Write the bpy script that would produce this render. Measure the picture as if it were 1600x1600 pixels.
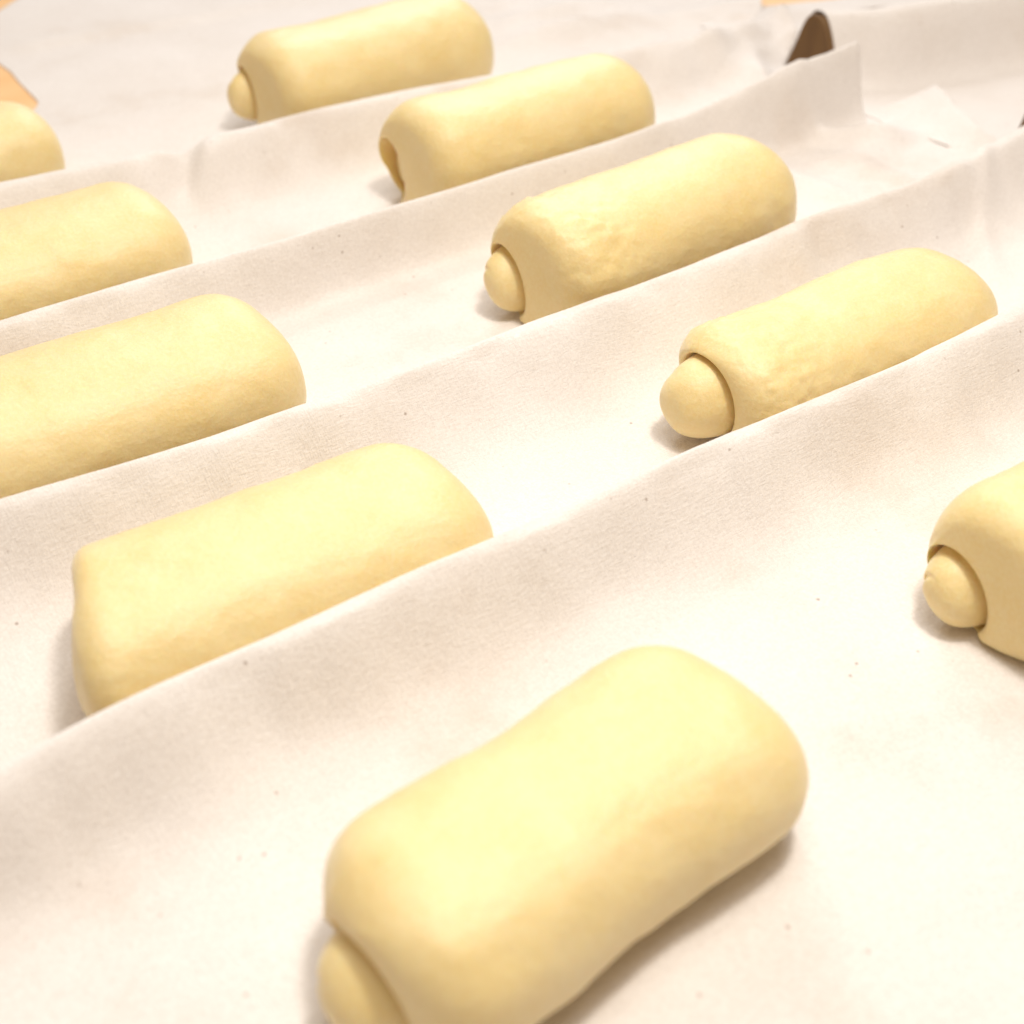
import bpy, math
import numpy as np
from mathutils import Vector, Matrix

S = bpy.context.scene
for o in list(bpy.data.objects): bpy.data.objects.remove(o)
CM = 0.01

# ------------------------------------------------------------------ camera
HEAD = math.radians(53.39); PITCH = math.radians(36.895)
cam_d = bpy.data.cameras.new('camera'); cam = bpy.data.objects.new('camera', cam_d)
S.collection.objects.link(cam); S.camera = cam
cam.location = (0, 0, 0.5)
fw = Vector((math.cos(HEAD)*math.cos(PITCH), math.sin(HEAD)*math.cos(PITCH), -math.sin(PITCH)))
cam.rotation_euler = fw.to_track_quat('-Z', 'Y').to_euler()
cam_d.sensor_width = 36; cam_d.lens = 36*2198/1600
cam_d.clip_start = 0.02; cam_d.clip_end = 30
cam_d.dof.use_dof = True; cam_d.dof.focus_distance = 0.86; cam_d.dof.aperture_fstop = 4.8
cam_d.dof.aperture_blades = 7

# ------------------------------------------------------------------ light
S.view_settings.view_transform = 'Standard'; S.view_settings.look = 'None'
S.view_settings.exposure = 0.07; S.view_settings.gamma = 1.0
W = bpy.data.worlds.new('World'); S.world = W; W.use_nodes = True
bg = W.node_tree.nodes['Background']; bg.inputs['Color'].default_value = (1.0, 0.79, 0.60, 1); bg.inputs['Strength'].default_value = 0.33

def area(name, loc, target, size, power, col):
    l = bpy.data.lights.new(name, 'AREA'); l.shape = 'DISK'; l.size = size; l.energy = power; l.color = col
    o = bpy.data.objects.new(name, l); S.collection.objects.link(o); o.location = loc
    o.rotation_euler = (Vector(target)-Vector(loc)).to_track_quat('-Z', 'Y').to_euler()
    return o
area('ceiling_lamp_near', (0.58, 0.30, 1.5), (0.4, 0.3, 0), 0.22, 12.5, (1.0, 0.945, 0.875))
area('ceiling_lamp_far', (1.25, 2.15, 1.5), (0.6, 0.9, 0), 0.12, 4.0, (1.0, 0.96, 0.92))
area('ceiling_panel', (0.45, 0.4, 2.2), (0.4, 0.4, 0), 1.5, 25.0, (1.0, 0.965, 0.925))
area('back_window', (2.2, 2.9, 1.9), (0.6, 0.7, 0), 1.6, 37.0, (0.84, 0.91, 1.0))

# ------------------------------------------------------------------ noise
_rng = np.random.default_rng(11)
_T = _rng.random((64, 64, 64))*2-1
def vn(x, y, z=0.0):
    x, y, z = np.broadcast_arrays(np.asarray(x, float), np.asarray(y, float), np.asarray(z, float))
    xi, yi, zi = np.floor(x).astype(int), np.floor(y).astype(int), np.floor(z).astype(int)
    fx, fy, fz = x-xi, y-yi, z-zi
    fx, fy, fz = [t*t*t*(t*(t*6-15)+10) for t in (fx, fy, fz)]
    r = 0
    for a in (0, 1):
        for b in (0, 1):
            for c in (0, 1):
                w = (fx if a else 1-fx)*(fy if b else 1-fy)*(fz if c else 1-fz)
                r = r+w*_T[(xi+a) & 63, (yi+b) & 63, (zi+c) & 63]
    return r
def sstep(a, b, x):
    t = np.clip((x-a)/(b-a), 0, 1); return t*t*(3-2*t)
def g(x, c, w): return np.exp(-((x-c)/w)**2)

# ------------------------------------------------------------------ materials
def mat(name):
    m = bpy.data.materials.new(name); m.use_nodes = True
    nt = m.node_tree; return m, nt, nt.nodes['Principled BSDF']
def N(nt, t, **kw):
    n = nt.nodes.new(t)
    for k, v in kw.items():
        if k in n.inputs: n.inputs[k].default_value = v
        else: setattr(n, k, v)
    return n
def ramp(nt, stops):
    r = nt.nodes.new('ShaderNodeValToRGB'); e = r.color_ramp.elements
    while len(e) < len(stops): e.new(0.5)
    for q, (p, c) in zip(e, stops):
        q.position = p; q.color = (*c, 1) if len(c) == 3 else c
    return r

def dough_material():
    m, nt, b = mat('dough'); L = nt.links.new
    tc = N(nt, 'ShaderNodeTexCoord')
    n1 = N(nt, 'ShaderNodeTexNoise', Scale=28.0, Detail=4.0, Roughness=0.6)
    L(tc.outputs['Object'], n1.inputs['Vector'])
    r = ramp(nt, [(0.3, (0.785, 0.603, 0.245)), (0.7, (0.815, 0.66, 0.325))])
    L(n1.outputs['Fac'], r.inputs['Fac'])
    # a dusting of flour in fine patches
    n2 = N(nt, 'ShaderNodeTexNoise', Scale=420.0, Detail=3.0, Roughness=0.7)
    L(tc.outputs['Object'], n2.inputs['Vector'])
    r2 = ramp(nt, [(0.42, (0, 0, 0)), (0.75, (0.35, 0.35, 0.35))]); L(n2.outputs['Fac'], r2.inputs['Fac'])
    mx = N(nt, 'ShaderNodeMixRGB'); L(r2.outputs['Color'], mx.inputs['Fac']); L(r.outputs['Color'], mx.inputs['Color1'])
    mx.inputs['Color2'].default_value = (0.88, 0.79, 0.52, 1)
    L(mx.outputs['Color'], b.inputs['Base Color'])
    b.inputs['Roughness'].default_value = 0.55; b.inputs['Specular IOR Level'].default_value = 0.7
    b.inputs['Subsurface Weight'].default_value = 0.35
    b.inputs['Subsurface Radius'].default_value = (1.0, 0.62, 0.22); b.inputs['Subsurface Scale'].default_value = 0.008
    b.inputs['Sheen Weight'].default_value = 0.2; b.inputs['Sheen Roughness'].default_value = 0.45
    b.inputs['Coat Weight'].default_value = 0.7; b.inputs['Coat Roughness'].default_value = 0.62
    n3 = N(nt, 'ShaderNodeTexNoise', Scale=160.0, Detail=5.0, Roughness=0.65)
    L(tc.outputs['Object'], n3.inputs['Vector'])
    bp = N(nt, 'ShaderNodeBump', Strength=0.4, Distance=0.0014); L(n3.outputs['Fac'], bp.inputs['Height'])
    bp2 = N(nt, 'ShaderNodeBump', Strength=0.45, Distance=0.0005)
    L(n2.outputs['Fac'], bp2.inputs['Height']); L(bp.outputs['Normal'], bp2.inputs['Normal'])
    n4 = N(nt, 'ShaderNodeTexNoise', Scale=1.0, Detail=4.0, Roughness=0.6); mp = N(nt, 'ShaderNodeMapping'); mp.inputs['Scale'].default_value = (38, 75, 75)
    L(tc.outputs['Object'], mp.inputs['Vector']); L(mp.outputs['Vector'], n4.inputs['Vector'])
    bp3 = N(nt, 'ShaderNodeBump', Strength=0.35, Distance=0.0025); L(n4.outputs['Fac'], bp3.inputs['Height']); L(bp2.outputs['Normal'], bp3.inputs['Normal'])
    L(bp3.outputs['Normal'], b.inputs['Normal'])
    return m

def cloth_material():
    m, nt, b = mat('unbleached_cloth'); L = nt.links.new
    tc = N(nt, 'ShaderNodeTexCoord')
    n1 = N(nt, 'ShaderNodeTexNoise', Scale=9.0, Detail=5.0, Roughness=0.55)
    L(tc.outputs['Object'], n1.inputs['Vector'])
    r = ramp(nt, [(0.27, (0.735, 0.665, 0.60)), (0.42, (0.80, 0.752, 0.708)), (0.7, (0.84, 0.80, 0.765))]); L(n1.outputs['Fac'], r.inputs['Fac'])
    # fine thread-to-thread variation
    n2 = N(nt, 'ShaderNodeTexNoise', Scale=520.0, Detail=4.0, Roughness=0.75)
    L(tc.outputs['Object'], n2.inputs['Vector'])
    r2 = ramp(nt, [(0.35, (0.89, 0.875, 0.86)), (0.62, (1, 1, 1))]); L(n2.outputs['Fac'], r2.inputs['Fac'])
    mu = N(nt, 'ShaderNodeMixRGB', blend_type='MULTIPLY', Fac=1.0)
    L(r.outputs['Color'], mu.inputs['Color1']); L(r2.outputs['Color'], mu.inputs['Color2'])
    # sparse dark husk specks in the cloth
    vo = N(nt, 'ShaderNodeTexVoronoi', Scale=95.0); L(tc.outputs['Object'], vo.inputs['Vector'])
    big = N(nt, 'ShaderNodeTexNoise', Scale=14.0, Detail=2.0); L(tc.outputs['Object'], big.inputs['Vector'])
    sep = N(nt, 'ShaderNodeSeparateColor'); L(vo.outputs['Color'], sep.inputs['Color'])
    keep = N(nt, 'ShaderNodeMath', operation='MULTIPLY'); L(sep.outputs[0], keep.inputs[0]); L(big.outputs['Fac'], keep.inputs[1])
    kr = ramp(nt, [(0.37, (0, 0, 0)), (0.47, (1, 1, 1))]); L(keep.outputs[0], kr.inputs['Fac'])
    dr = ramp(nt, [(0.05, (1, 1, 1)), (0.13, (0, 0, 0))]); L(vo.outputs['Distance'], dr.inputs['Fac'])
    sp = N(nt, 'ShaderNodeMath', operation='MULTIPLY'); L(kr.outputs['Color'], sp.inputs[0]); L(dr.outputs['Color'], sp.inputs[1])
    sp2 = N(nt, 'ShaderNodeMath', operation='MULTIPLY'); L(sp.outputs[0], sp2.inputs[0]); sp2.inputs[1].default_value = 0.7
    mx = N(nt, 'ShaderNodeMixRGB'); L(sp2.outputs[0], mx.inputs['Fac']); L(mu.outputs['Color'], mx.inputs['Color1'])
    mx.inputs['Color2'].default_value = (0.30, 0.22, 0.17, 1)
    L(mx.outputs['Color'], b.inputs['Base Color'])
    b.inputs['Roughness'].default_value = 0.9; b.inputs['Specular IOR Level'].default_value = 0.15
    b.inputs['Sheen Weight'].default_value = 0.2
    # woven relief
    mp = N(nt, 'ShaderNodeMapping'); L(tc.outputs['Object'], mp.inputs['Vector'])
    w1 = N(nt, 'ShaderNodeTexNoise', Scale=1.0, Detail=2.0, Roughness=0.6); w2 = N(nt, 'ShaderNodeTexNoise', Scale=1.0, Detail=2.0, Roughness=0.6)
    mp.inputs['Scale'].default_value = (180, 1100, 600); mq = N(nt, 'ShaderNodeMapping'); mq.inputs['Scale'].default_value = (1100, 180, 180)
    L(tc.outputs['Object'], mq.inputs['Vector']); L(mp.outputs['Vector'], w1.inputs['Vector']); L(mq.outputs['Vector'], w2.inputs['Vector'])
    ad = N(nt, 'ShaderNodeMath', operation='ADD'); L(w1.outputs['Fac'], ad.inputs[0]); L(w2.outputs['Fac'], ad.inputs[1])
    bp = N(nt, 'ShaderNodeBump', Strength=0.6, Distance=0.0008); L(ad.outputs[0], bp.inputs['Height'])
    n4 = N(nt, 'ShaderNodeTexNoise', Scale=130.0, Detail=4.0); L(tc.outputs['Object'], n4.inputs['Vector'])
    bp2 = N(nt, 'ShaderNodeBump', Strength=0.35, Distance=0.0010); L(n4.outputs['Fac'], bp2.inputs['Height']); L(bp.outputs['Normal'], bp2.inputs['Normal'])
    L(bp2.outputs['Normal'], b.inputs['Normal'])
    return m

def wood_material():
    m, nt, b = mat('varnished_pale_wood'); L = nt.links.new
    tc = N(nt, 'ShaderNodeTexCoord'); mp = N(nt, 'ShaderNodeMapping'); mp.inputs['Scale'].default_value = (1, 9, 1)
    L(tc.outputs['Object'], mp.inputs['Vector'])
    n = N(nt, 'ShaderNodeTexNoise', Scale=6.0, Detail=6.0); L(mp.outputs['Vector'], n.inputs['Vector'])
    r = ramp(nt, [(0.3, (0.84, 0.50, 0.22)), (0.7, (0.90, 0.58, 0.29))]); L(n.outputs['Fac'], r.inputs['Fac'])
    L(r.outputs['Color'], b.inputs['Base Color']); b.inputs['Roughness'].default_value = 0.45
    return m
DOUGH, CLOTH, WOOD = dough_material(), cloth_material(), wood_material()
SHADE_BROWN = WOOD.copy(); SHADE_BROWN.name = 'shade_brown'  # dark brown that stands in for the shade inside the pleat openings
for _e, _c in zip([n for n in SHADE_BROWN.node_tree.nodes if n.type == 'VALTORGB'][0].color_ramp.elements, ((0.105, 0.050, 0.014, 1), (0.17, 0.088, 0.026, 1))): _e.color = _c
SHADE_BROWN.node_tree.nodes['Principled BSDF'].inputs['Roughness'].default_value = 0.7

# ------------------------------------------------------------------ mesh helper
def grid_mesh(name, P, m, wrap=False, cap0=None, cap1=None):
    """P: (rows, cols, 3) in cm; wrap joins last column to first."""
    R, Cn = P.shape[:2]; V = (P.reshape(-1, 3)*CM)
    i = np.arange(R-1)[:, None]; j = np.arange(Cn if wrap else Cn-1)[None, :]; j2 = (j+1) % Cn
    Fq = np.stack([i*Cn+j, i*Cn+j2, (i+1)*Cn+j2, (i+1)*Cn+j], -1).reshape(-1, 4)
    faces = Fq.tolist(); V = V.tolist()
    if cap0 is not None:
        k = len(V); V.append((np.array(cap0)*CM).tolist()); faces += [[k, (q+1) % Cn, q] for q in range(Cn)]
    if cap1 is not None:
        k = len(V); V.append((np.array(cap1)*CM).tolist()); o = (R-1)*Cn; faces += [[k, o+q, o+(q+1) % Cn] for q in range(Cn)]
    me = bpy.data.meshes.new(name); me.from_pydata(V, [], faces); me.update()
    me.polygons.foreach_set('use_smooth', [True]*len(me.polygons)); me.materials.append(m)
    o = bpy.data.objects.new(name, me); S.collection.objects.link(o); return o

# ------------------------------------------------------------------ table
def table():
    import bmesh
    bm = bmesh.new(); bmesh.ops.create_cube(bm, size=1)
    bmesh.ops.scale(bm, vec=(3.2, 3.4, 0.04), verts=bm.verts); bmesh.ops.translate(bm, vec=(0.8, 1.0, -0.0205), verts=bm.verts)
    bmesh.ops.bevel(bm, geom=bm.edges[:], offset=0.006, segments=3, affect='EDGES')
    me = bpy.data.meshes.new('table_top'); bm.to_mesh(me); bm.free(); me.materials.append(WOOD)
    o = bpy.data.objects.new('table_top', me); S.collection.objects.link(o); o['kind'] = 'structure'
table()

# ------------------------------------------------------------------ pleated cloths
def lin(x, pts):
    """smooth interpolation through (x, v) control points"""
    xs = np.array([p[0] for p in pts], float); vs = np.array([p[1] for p in pts], float)
    acc = 0
    for d in (-3, -1.5, 0, 1.5, 3): acc = acc+np.interp(x+d, xs, vs)
    return acc/5
# each pleat: crest line Y(X), height(X), front width(X), back width(X)
PLEATS = [
    dict(y=[(-30, 47), (7, 47.1), (12, 47.7), (27, 47.6), (35, 47.2), (41, 46.9), (47.5, 47.2), (56, 46.7), (65, 46.6), (78, 46.8), (110, 47)],
         h=[(-30, 4.4), (40, 4.5), (110, 4.6)], f=[(-30, 2.7), (15, 2.7), (40, 2.5), (55, 3.0), (75, 2.7), (110, 2.6)], b=[(0, 0.95), (110, 0.95)]),
    dict(y=[(-30, 66.5), (14.3, 66.0), (20, 65), (25, 64.6), (33, 64.5), (37.6, 64.0), (49, 64.4), (61, 64.0), (74.5, 64.5), (84.5, 64.0), (94.8, 64.9), (103, 66.3), (112, 67)],
         h=[(-30, 4.4), (50, 4.5), (112, 4.7)], f=[(-30, 2.7), (30, 2.7), (55, 2.9), (75, 2.4), (112, 2.3)], b=[(0, 0.95), (110, 0.95)]),
    dict(y=[(-30, 85), (21.5, 85.2), (29.6, 85.3), (35, 85.4), (40, 84.5), (51, 84.7), (60, 84.7), (76, 84.6), (84.5, 85.2), (91, 84.6), (99, 85.0), (106, 85.0)],
         h=[(-30, 4.3), (33, 4.4), (76, 4.5), (84, 4.6), (91, 6.2), (99, 6.8), (106, 6.8)], f=[(-30, 2.4), (32, 2.2), (37, 1.0), (60, 1.1), (78, 1.2), (90, 1.6), (106, 1.2)], b=[(0, 0.9), (85, 0.9), (95, 1.6), (110, 1.8)]),
    dict(y=[(-30, 106.5), (29.4, 106.5), (39.6, 105.5), (49.4, 105.3), (63.7, 104.9), (76, 102.6), (91, 101.4), (99, 101.5), (112, 104), (125, 108)],
         h=[(-30, 4.4), (76, 4.4), (88, 4.2), (99, 3.0), (112, 1.6), (125, 1)], f=[(-30, 2.4), (40, 2.6), (46, 2.9), (70, 2.6), (99, 3.0), (125, 4)], b=[(0, 0.9), (80, 1.0), (100, 3), (125, 4)]),
]
def pleat_height(X, Y, pl, seed):
    yc = lin(X, pl['y'])+0.13*vn(X/11, seed)-0.55; h = (lin(X, pl['h'])+0.5)*(1+0.012*vn(X/7, seed+5.3))
    wf = lin(X, pl['f'])*(1+0.16*vn(X/5.0, seed+9.1, Y/9)); wb = lin(X, pl['b'])
    d = Y-yc
    z = np.where(d < 0, h*np.exp(-np.abs(d/(wf*1.08))**2.0), h*np.exp(-np.abs(d/wb)**2.0))
    # buckles running down the front face
    face = np.where(d < 0, np.exp(-((d+wf*0.7)/(wf*0.8))**2)*sstep(0, 0.9, -d), 0)
    z = z+face*(0.85*vn(X/3.0, seed+2.7, (Y-X*0.25)/6)+0.12*vn(X/1.5, seed+4.4, Y/4))
    return z
def wrinkles(X, Y):
    cr = 1-np.abs(vn(X/5+Y/9, Y/6, 12.5)); cr = np.clip(cr-.75, 0, 1)*4
    q = 0.09*cr*sstep(60, 80, X)+0.10*vn(X/7, Y/5, 1.5)+0.045*vn(X/2.6, Y/2.2, 4.5)+0.012*vn(X/.9, Y/.9, 8.5)
    calm = 1-0.75*sstep(44, 38, Y)
    return q*calm
def soft(y, a, b): return sum(np.interp(y+d, a, b) for d in (-1.0, -.6, -.2, .2, .6, 1.0))/6
def cloth_one():
    ys = [-25.0]
    while ys[-1] < 170:
        y = ys[-1]; near = min(abs(y-46.4), abs(y-64.0), abs(y-84.3), abs(y-104.5))
        ys.append(y+(0.08 if near < 1.6 else 0.14 if near < 3.5 else 0.32 if near < 7 else 0.5))
    ys = np.array(ys); t = np.linspace(0, 1, 520)
    xl = soft(ys, [-25, 116, 122, 128, 133, 147, 152, 170], [-45, -45, 10, 37, 42.2, 43.2, 43.2, 43.0])+0.12*vn(ys/6, 77)
    xr = soft(ys, [-25, 66, 70, 73, 79, 82.5, 84, 88, 91, 97, 99, 109, 118, 170], [110, 110, 108.5, 106.8, 109.5, 111.2, 104, 104, 105, 106, 110.5, 115.5, 124, 120])
    Y = np.repeat(ys[:, None], len(t), 1); X = xl[:, None]+(xr-xl)[:, None]*t[None, :]
    # back hem runs diagonally at its left corner
    Y = np.where(Y > 140, 140+(Y-140)*(np.clip(161.6+(X-48.8)*0.86, 150, 178)-140)/30.0, Y)
    Z = np.zeros_like(X)
    for k, pl in enumerate(PLEATS): Z = np.maximum(Z, pleat_height(X, Y, pl, 3.7*k+1)*((1-sstep(102.1, 102.9, X)) if k == 2 else 1))
    Z = Z+wrinkles(X, Y)*(1+3.0*sstep(84, 96, X)*sstep(60, 70, Y))
    # larger crumples on the far right
    r = sstep(80, 90, X)
    Z += r*(0.9*g(Y-0.35*(X-95), 76, 2.4)*g(X, 97, 9)*0.8+0.55*g(Y+0.25*(X-95), 71, 1.2)*g(X, 96, 7))
    Z += r*(0.9*g(Y-0.3*(X-98), 95, 2.5)*g(X, 99, 8))
    Z += 1.1*g(Y-0.1*(X-70), 130, 4)*sstep(84, 92, X)+0.9*g(Y+0.2*(X-100), 117, 2.5)*sstep(86, 95, X)
    for (xa, ya, xb, yb, w, hh) in ((95.5, 82, 101.5, 77.6, 1.3, 1.3), (92.3, 77.5, 94.8, 71.2, .8, .7), (87.5, 79, 88.2, 71.5, 1.3, .6), (93, 99, 108, 102, 1.8, 1.3),
                                    (96, 107.8, 110, 108.2, 1.5, 1.0), (92.5, 125, 103.5, 123.4, 2.2, 1.5), (90, 119.5, 105, 117, 1.9, .9), (97, 66, 87, 55.5, .8, .45), (78, 80, 82, 72, 1.2, .35), (99, 92, 103, 98, 1.2, .8)):
        dx, dy = xb-xa, yb-ya; tt = np.clip(((X-xa)*dx+(Y-ya)*dy)/(dx*dx+dy*dy), -.25, 1.25)
        dd = np.hypot(X-xa-tt*dx, Y-ya-tt*dy)
        Z += hh*np.exp(-(dd/w)**1.7)*np.sin(np.pi*np.clip((tt+.25)/1.5, 0, 1))
    # low step of the folded-back far edge
    Z += 0.5*sstep(147.5, 150, Y+0.1*(X-44))
    # pinch in the fourth pleat, and dents
    Z -= 1.6*g(X-0.5*(Y-103.6), 43.5, 1.6)*g(Y, 103.6, 1.6)
    Z += 0.5*g(X-0.5*(Y-103.6), 46.5, 1.6)*g(Y, 103.2, 1.6)
    # curled right hem
    e = (xr[:, None]-X)
    Z += 1.9*np.exp(-(e/2.4)**1.8)*sstep(69, 74, Y)*(1-sstep(81, 84, Y))
    Z += 1.5*np.exp(-(e/1.6)**1.5)*sstep(97, 100, Y)*(1-sstep(108, 112, Y))
    Z *= 0.15+0.85*sstep(0, 5, X-xl[:, None])
    Z = np.maximum(Z, 0.0)+0.04
    o = grid_mesh('pleated_baking_cloth', np.stack([X, Y, Z], -1), CLOTH)
    md = o.modifiers.new('thickness', 'SOLIDIFY'); md.thickness = 0.0007; md.offset = 0
    o['label'] = 'large cream baking cloth pushed up in four long pleats between the rows of dough'; o['category'] = 'baking cloth'
    return o
cloth_one()
def cloth_two():
    ys = np.arange(20, 128, 0.3); t = np.linspace(0, 1, 200)
    xl = np.interp(ys, [20, 62, 66, 71.9, 72.4, 87, 89.8, 91, 99, 128], [108, 108, 110, 110, 104, 103.6, 103.8, 107.0, 107.3, 109])
    Y = np.repeat(ys[:, None], len(t), 1); X = xl[:, None]+(168-xl)[:, None]*t[None, :]
    top = np.clip(109.3-(X-130)*0.35, 96, 113)
    Y = np.where(Y > 95, 95+(Y-95)*(top-95)/33, Y)
    Z = np.zeros_like(X)
    for (ya, yb, h, wf, wb) in ((93.8, 86.0, 6.5, 3.1, 2.6), (69.3, 66.0, 7.0, 2.8, 1.75), (46, 45, 5, 2.6, 2.0)):
        yc = np.interp(X, [107, 112, 118, 128, 168], [ya, ya-2.6, ya-4.2, yb+1, yb-2])+0.2*vn(X/6, ya)
        d = Y-yc
        Z = np.maximum(Z, h*np.exp(-np.abs(d/np.where(d < 0, wf, wb))**2.8)*(1+.03*vn(X/5, ya)))
        Z += 0.25*vn(X/3.5, ya, Y/7)*np.exp(-((d+2)/2)**2)
    Z += 0.5*wrinkles(X+30, Y)+0.12
    Z = np.maximum(Z, 0.0)+0.03
    o = grid_mesh('pleated_baking_cloth', np.stack([X, Y, Z], -1), CLOTH)
    md = o.modifiers.new('thickness', 'SOLIDIFY'); md.thickness = 0.0007; md.offset = 0
    o['label'] = 'second white cloth in the upper right corner, its pleats ending in dark openings'; o['category'] = 'baking cloth'
cloth_two()

def shade_plug(x, yc, h, wf, wb, label):  # added solid filling a pleat opening, its dark colour replaces the tunnel's shade
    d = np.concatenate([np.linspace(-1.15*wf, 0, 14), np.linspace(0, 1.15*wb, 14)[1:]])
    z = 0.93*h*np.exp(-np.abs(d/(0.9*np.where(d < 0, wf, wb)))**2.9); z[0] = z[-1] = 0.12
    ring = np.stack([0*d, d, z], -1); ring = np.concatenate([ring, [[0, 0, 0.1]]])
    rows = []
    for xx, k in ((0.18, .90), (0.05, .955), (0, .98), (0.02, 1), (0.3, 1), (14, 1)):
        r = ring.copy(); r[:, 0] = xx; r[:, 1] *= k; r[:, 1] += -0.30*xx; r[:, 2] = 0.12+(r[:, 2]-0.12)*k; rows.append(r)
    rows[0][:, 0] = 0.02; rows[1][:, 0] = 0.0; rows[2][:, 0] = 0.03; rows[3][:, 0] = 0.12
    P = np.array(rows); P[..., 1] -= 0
    o = grid_mesh('shade_plug', P, SHADE_BROWN, wrap=True, cap0=(0.02, 0, h*.4), cap1=(14, -4.2, h*.4))
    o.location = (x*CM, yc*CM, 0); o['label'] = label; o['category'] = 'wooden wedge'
shade_plug(106.5, 93.8, 6.85, 3.3, 2.75, 'added brown plug standing in for the shade under the farther pleat of the second white cloth')
shade_plug(109.8, 69.3, 7.3, 2.7, 1.7, 'added brown plug standing in for the shade at the right edge under the nearer second cloth pleat')

# ------------------------------------------------------------------ dough rolls
TH = np.linspace(0, 2*np.pi, 128, endpoint=False)
def sg(v, p): return np.sign(v)*np.abs(v)**p
def make_roll(name, label, x0, x1, yc, a, h, ang, wmod=None, hmod=None, core=(0, 3.4, 3.0, 2.8), prot=1.5, rl=1.3,
              groove=0.35, th0=-2.2, turn=0.5, rough=0.0, re=3.4, seed=0, bulge=0.3, lump=0.14, end_slant=0.05, tilt=35, recess=(.9, .7, .1, 0, 0, 0, .9, 1.1, .9), smod=None):
    Lh = (x1-x0)/2; cy, cz, ry, rz = core
    root = bpy.data.objects.new(name, None); S.collection.objects.link(root); root.empty_display_size = 0.03
    root.location = ((x0+x1)/2*CM, yc*CM, 0.0006); root.rotation_euler = (0, 0, math.radians(ang))
    root['label'] = label; root['category'] = 'dough roll'; root['group'] = 'rolled dough pieces proofing between the cloth pleats'
    wm = wmod or [(0, 1), (1, 1)]; hm = hmod or [(0, 1), (1, 1)]; sm = smod or [(0, 0), (1, 0)]
    def ip(u, p):
        acc = 0
        for d in (-.08, -.04, 0, .04, .08): acc += np.interp(u+d, [q[0] for q in p], [q[1] for q in p])
        return acc/5
    cs, sn = np.cos(TH), np.sin(TH)
    def section(x, k, rk=0.0):
        """ring at local x with outer shrink rk (cm)"""
        u = (x+Lh)/(2*Lh); aw = a*ip(u, wm); hh = h*ip(u, hm)
        zc = 0.43*hh
        ay = max(aw-rk, 0.02); az = np.where(sn >= 0, max(hh*0.57-rk, 0.02), max(hh*0.50-rk, 0.02))
        y = ay*sg(cs, .86)+ip(u, sm); z = zc+az*sg(sn, .88)*np.where(sn < 0, 1.0, 1.0)
        return y, z
    rings = []
    # left lip, from deep inside the cavity out over the lip to the outer skin
    yo, zo = section(-Lh+rl, 1)
    ct, st = math.cos(math.radians(tilt)), math.sin(math.radians(tilt))
    yi = cy+1.03*(ry*cs*ct+rz*sn*st); zi = cz+1.03*(rz*sn*ct-ry*cs*st)
    ay0, hh0 = a*ip(0.06, wm), h*ip(0.06, hm); zc0 = 0.43*hh0
    rho_o = ((np.abs(yi)/ay0)**2.3+(np.abs(zi-zc0)/(np.where(zi > zc0, .57, .5)*hh0))**2.3)**(1/2.3)
    kk = np.minimum(1, 0.92/np.maximum(rho_o, 1e-3)); yi = yi*kk; zi = np.maximum(zc0+(zi-zc0)*kk, 0.3)
    gap = np.hypot(yo-yi, zo-zi)
    shear = end_slant*(yo/a)
    rec = np.interp(np.degrees(TH), [0, 20, 70, 110, 180, 235, 300, 340, 360], np.array(recess))
    sx = shear+rec
    for dd in (3.2, 2.6, 2.0, 1.5):
        kk = 1-0.02*(dd-1.5)
        rings.append((-Lh+rl+dd+0*TH, cy+(yi-cy)*kk, cz+(zi-cz)*kk))
    for w in np.concatenate([[0, 0], np.linspace(0.0, .25, 9)[1:], np.linspace(.25, .7, 8)[1:], np.linspace(.7, 1, 14)[1:]]):
        first = len(rings) < 6
        D = (1-w)*gap; q = np.clip(1-D/rl, 0, 1)
        x = rl*(1-np.sqrt(1-q*q))                     # rounded outer shoulder
        Di = w*gap; ri = np.minimum(0.7, gap*0.5); qi = np.clip(1-Di/ri, 0, 1)
        x = x+ri*(1-np.sqrt(np.clip(1-qi*qi, 0, 1)))-bulge*(1-w)*np.clip(1-np.maximum(rec, 0)*.5, 0, 1)
        if len(rings) == 4: x = x+1.0
        elif len(rings) == 5: x = x+0.45
        rings.append((-Lh+x+sx, yi+(yo-yi)*w, zi+(zo-zi)*w))
    nlip = len(rings)
    for x in np.linspace(-Lh+rl, Lh-re, 70)[1:]:
        y, z = section(x, 1); rings.append((x+sx*(1-sstep(-Lh+rl, -Lh+rl+5, x)), y, z))
    for phi in np.linspace(0, np.pi/2, 16)[1:]:
        x = Lh-re*(1-np.sin(phi)); y, z = section(min(x, Lh), 1, re*0.8*(1-np.cos(phi)))
        rings.append((np.full_like(TH, x), y, z))
    yl, zl = rings[-1][1], rings[-1][2]; ycn, zcn = yl.mean(), zl.mean()
    for q in np.linspace(0.93, 0.08, 9):
        rings.append((np.full_like(TH, Lh+0.35*(1-q*q)), ycn+(yl-ycn)*q, zcn+(zl-zcn)*q))
    P = np.array([np.stack(r, -1) for r in rings])
    # soft unevenness of hand-shaped dough
    X, Y, Z = P[..., 0], P[..., 1], P[..., 2]
    cen = np.stack([X*0, Y-0, Z-0.47*h], -1); cen /= (np.linalg.norm(cen, axis=-1, keepdims=True)+1e-6)
    n = lump*vn(X/4.5+seed*7, Y/4.5, Z/4.5)+0.06*vn(X/1.6+seed*7, Y/1.6, Z/1.6)
    n += (0.02+0.09*rough*g(X, -Lh+2.5, 3.0))*vn(X/.55+seed, Y/.45, Z/.45)
    n += 0.05*rough*g(X, -Lh+2.5, 3.5)*vn(X/.28+seed, Y/.28, Z/.28)
    outer = np.ones(len(rings)); outer[:8] = 0; outer[8:nlip] = np.linspace(0, 1, nlip-8)
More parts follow.
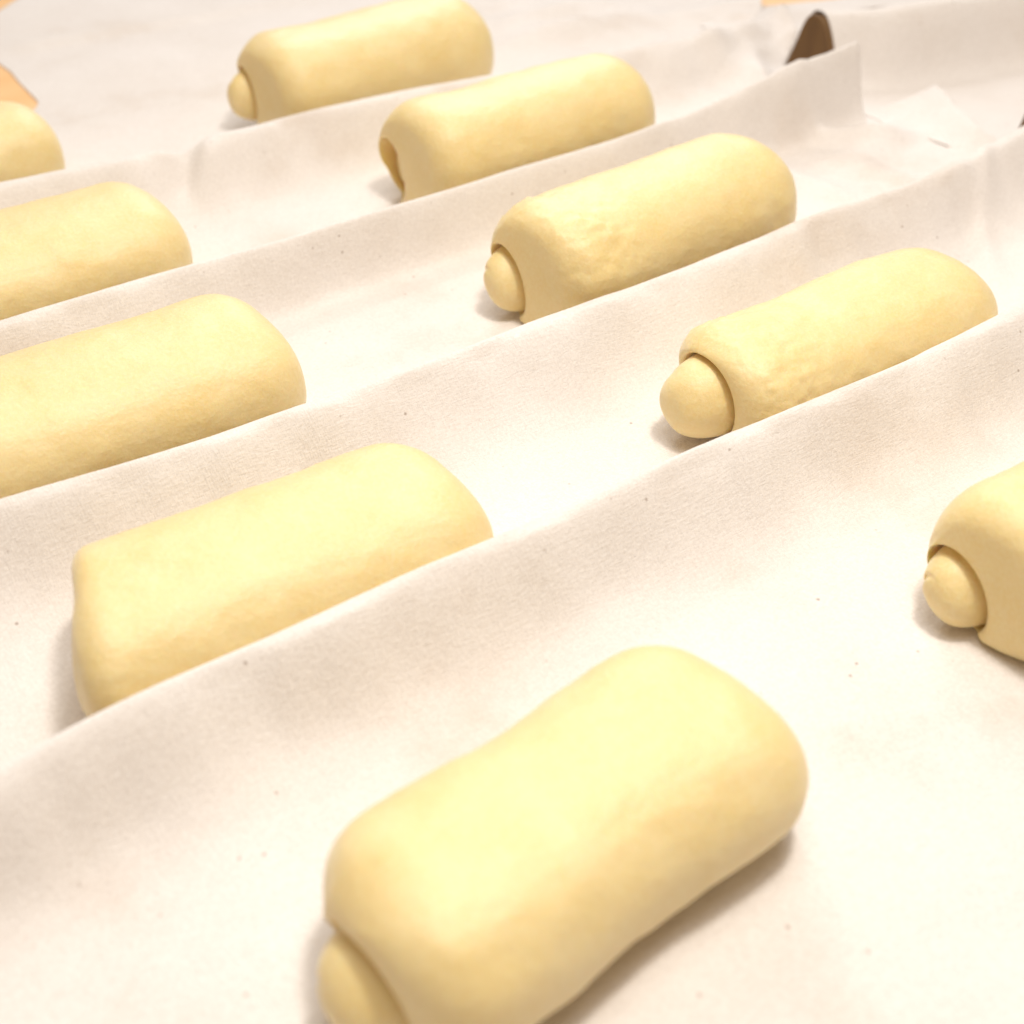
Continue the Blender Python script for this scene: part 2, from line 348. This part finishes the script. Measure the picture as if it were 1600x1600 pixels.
    P = P+cen*n[..., None]*outer[:, None, None]
    P[..., 2] = np.where(P[..., 2] < 0.35, np.maximum(0.35-0.35*(1-np.exp((P[..., 2]-0.35)/0.35)) , 0)*1.0, P[..., 2])
    body = grid_mesh('outer_wrap', P, DOUGH, wrap=True, cap0=(-Lh+rl+3.2, cy, cz), cap1=(Lh+0.36, ycn, zcn))
    body.parent = root
    # inner coil showing at the left end
    rr = []; tau = ((TH-th0) % (2*np.pi))/(2*np.pi)
    prof = [(1.35+rl, .93), (0.9+rl, .96), (.5+rl, .985), (.25+rl, 0.995)]
    for x, k in prof: rr.append((np.full_like(TH, -Lh+x), cy+k*(ry*cs*ct+rz*sn*st), cz+k*(rz*sn*ct-ry*cs*st)))
    xb = -Lh+rl*0.9
    for phi in np.linspace(0, np.pi/2*0.985, 64):
        rho = np.cos(phi)**0.72
        rs = 1.0-turn*tau
        grv = -groove*np.exp(-((rho-rs)/0.055)**2)*np.exp(-(tau/0.42)**4)*min(1, (1-rho)*8+0.35)
        stp = -groove*0.9*sstep(-0.03, 0.40, rho-rs)*0.5*np.exp(-(tau/0.4)**4)*np.clip(tau*8, 0, 1)
        x = xb-(prot+rl*0.9)*np.sin(phi)**0.9-(grv+stp)
        rk = rho+0.0*TH
        rr.append((x, cy+rk*(ry*cs*ct+rz*sn*st), cz+rk*(rz*sn*ct-ry*cs*st)))
    Q = np.array([np.stack(r, -1) for r in rr])
    X, Y, Z = Q[..., 0], Q[..., 1], Q[..., 2]
    Q[..., 0] += 0.07*vn(Y/1.3, Z/1.3, seed+3.3); Q[..., 1] += 0.06*vn(Y/1.5, Z/1.5, X/1.5+seed); Q[..., 2] = np.maximum(Q[..., 2], 0.12)
    core_o = grid_mesh('inner_coil', Q, DOUGH, wrap=True, cap0=(-Lh+rl+1.4, cy, cz), cap1=(Q[-1, :, 0].mean(), cy, cz))
    core_o.parent = root
    for o in (body, core_o):
        me = o.data
        # outward normals
        me.flip_normals() if False else None
    return root

# nearest row
make_roll('dough_roll', 'nearest plump pale dough roll with a slight waist, alone before all the pleats',
          15.1, 36.4, 30.4, 5.55, 7.1, 4.6, wmod=[(0, 1.0), (.25, 1.0), (.52, .96), (.8, 1.05), (1, 1.02)], hmod=[(0, 1.06), (.3, 1.04), (.52, .99), (.8, 1.0), (1, .97)],
          core=(-0.1, 2.15, 2.45, 3.1), tilt=42, prot=2.0, rl=2.7, th0=-1.7, turn=1.1, seed=1, lump=.07, recess=(1.0, .7, -.1, -.2, 0, 0, .8, 1.2, 1.1))
make_roll('dough_roll', 'dough roll cut off by the right edge, its coiled end over a brown shadow',
          52.5, 75, 29.2, 5.2, 8.2, -2, core=(2.1, 2.2, 1.9, 2.45), tilt=38, prot=1.5, groove=.65, rl=2.4, th0=-1.6, turn=1.0, seed=2, recess=(.9, .4, 0, 0, 0, 0, 0, 1.2, 1.2))
# second row
make_roll('dough_roll', 'golden dough roll with a flat square left end, behind the nearest pleat',
          13.6, 35.4, 53.0, 5.7, 6.9, -2.0, core=(0, 3.2, 2.2, 2.2), prot=-.1, rl=1.5, seed=3, end_slant=1.35, bulge=0.1, lump=.06, tilt=0, recess=(0,)*9, wmod=[(0, 1), (.5, .98), (.8, 1), (1, .98)], hmod=[(0, 1.04), (.45, 1.0), (.75, 1.0), (1, .97)])
make_roll('dough_roll', 'dough roll with a fat smooth dome bulging from its left end, wrinkled beside it',
          54.2, 77.5, 52.2, 5.1, 6.9, -0.8, core=(0.5, 2.8, 2.7, 2.75), tilt=20, prot=2.7, rl=2.0, groove=.4, th0=-1.7, turn=.45, rough=.8, seed=4, recess=(1.3, .8, 0, 0, 0, 0, .8, 1.5, 1.3),
          wmod=[(0, 1), (.4, .95), (.7, 1.03), (1, 1)], hmod=[(0, 1.0), (.4, .95), (.7, 1.0), (1, .96)])
# third row
make_roll('dough_roll', 'long pale dough roll cut off by the left edge, third row from the front',
          10.5, 34.6, 72.3, 6.0, 8.0, -2, seed=5, core=(2.5, 2.9, 2.0, 2.6), prot=1)
make_roll('dough_roll', 'dough roll with bumpy wrinkled skin and small coiled left end, at the photo centre top',
          53.8, 77.5, 71.0, 5.5, 8.8, 3, core=(2.5, 2.7, 1.8, 2.6), tilt=25, prot=1.6, rl=2.4, groove=.65, recess=(1.0, .5, 0, 0, 0, 0, 0, 1.1, 1.2), th0=-1.7, turn=1.0, rough=1.2, seed=6)
# fourth row
make_roll('dough_roll', 'dough roll cut off by the left edge, fourth row, above a kinked pleat',
          12, 37.1, 93.0, 6.1, 7.6, 0, seed=7, core=(2.5, 2.9, 2.0, 2.6), prot=1)
make_roll('dough_roll', 'dough roll with a dark hollow in its left end, fourth row from the front',
          57.5, 80.8, 91.2, 5.4, 8.8, 0.6, core=(2.9, 2.9, 1.7, 2.5), tilt=20, prot=-1.1, rl=2.4, groove=1.0, th0=-1.9, turn=.7, seed=8, recess=(.3, .2, 0, 0, 0, 0, .1, .3, .3))
# fifth row
make_roll('dough_roll', 'small end of a dough roll at the left edge beside the bare orange table',
          12, 36.6, 114.6, 5.0, 7.4, 0, seed=9, core=(2, 2.8, 2.0, 2.3), prot=1)
make_roll('dough_roll', 'farthest dough roll at the top edge with a small nub at its left end',
          55.3, 78.8, 112.6, 5.8, 9.1, 3, core=(2.8, 3.4, 1.7, 2.5), tilt=12, prot=1.7, rl=2.6, groove=.3, th0=-1.2, turn=.9, seed=10)

# ------------------------------------------------------------------ render defaults
S.render.engine = 'CYCLES'; S.cycles.max_bounces = 10; S.cycles.diffuse_bounces = 6
S.render.resolution_x = 1024; S.render.resolution_y = 1024
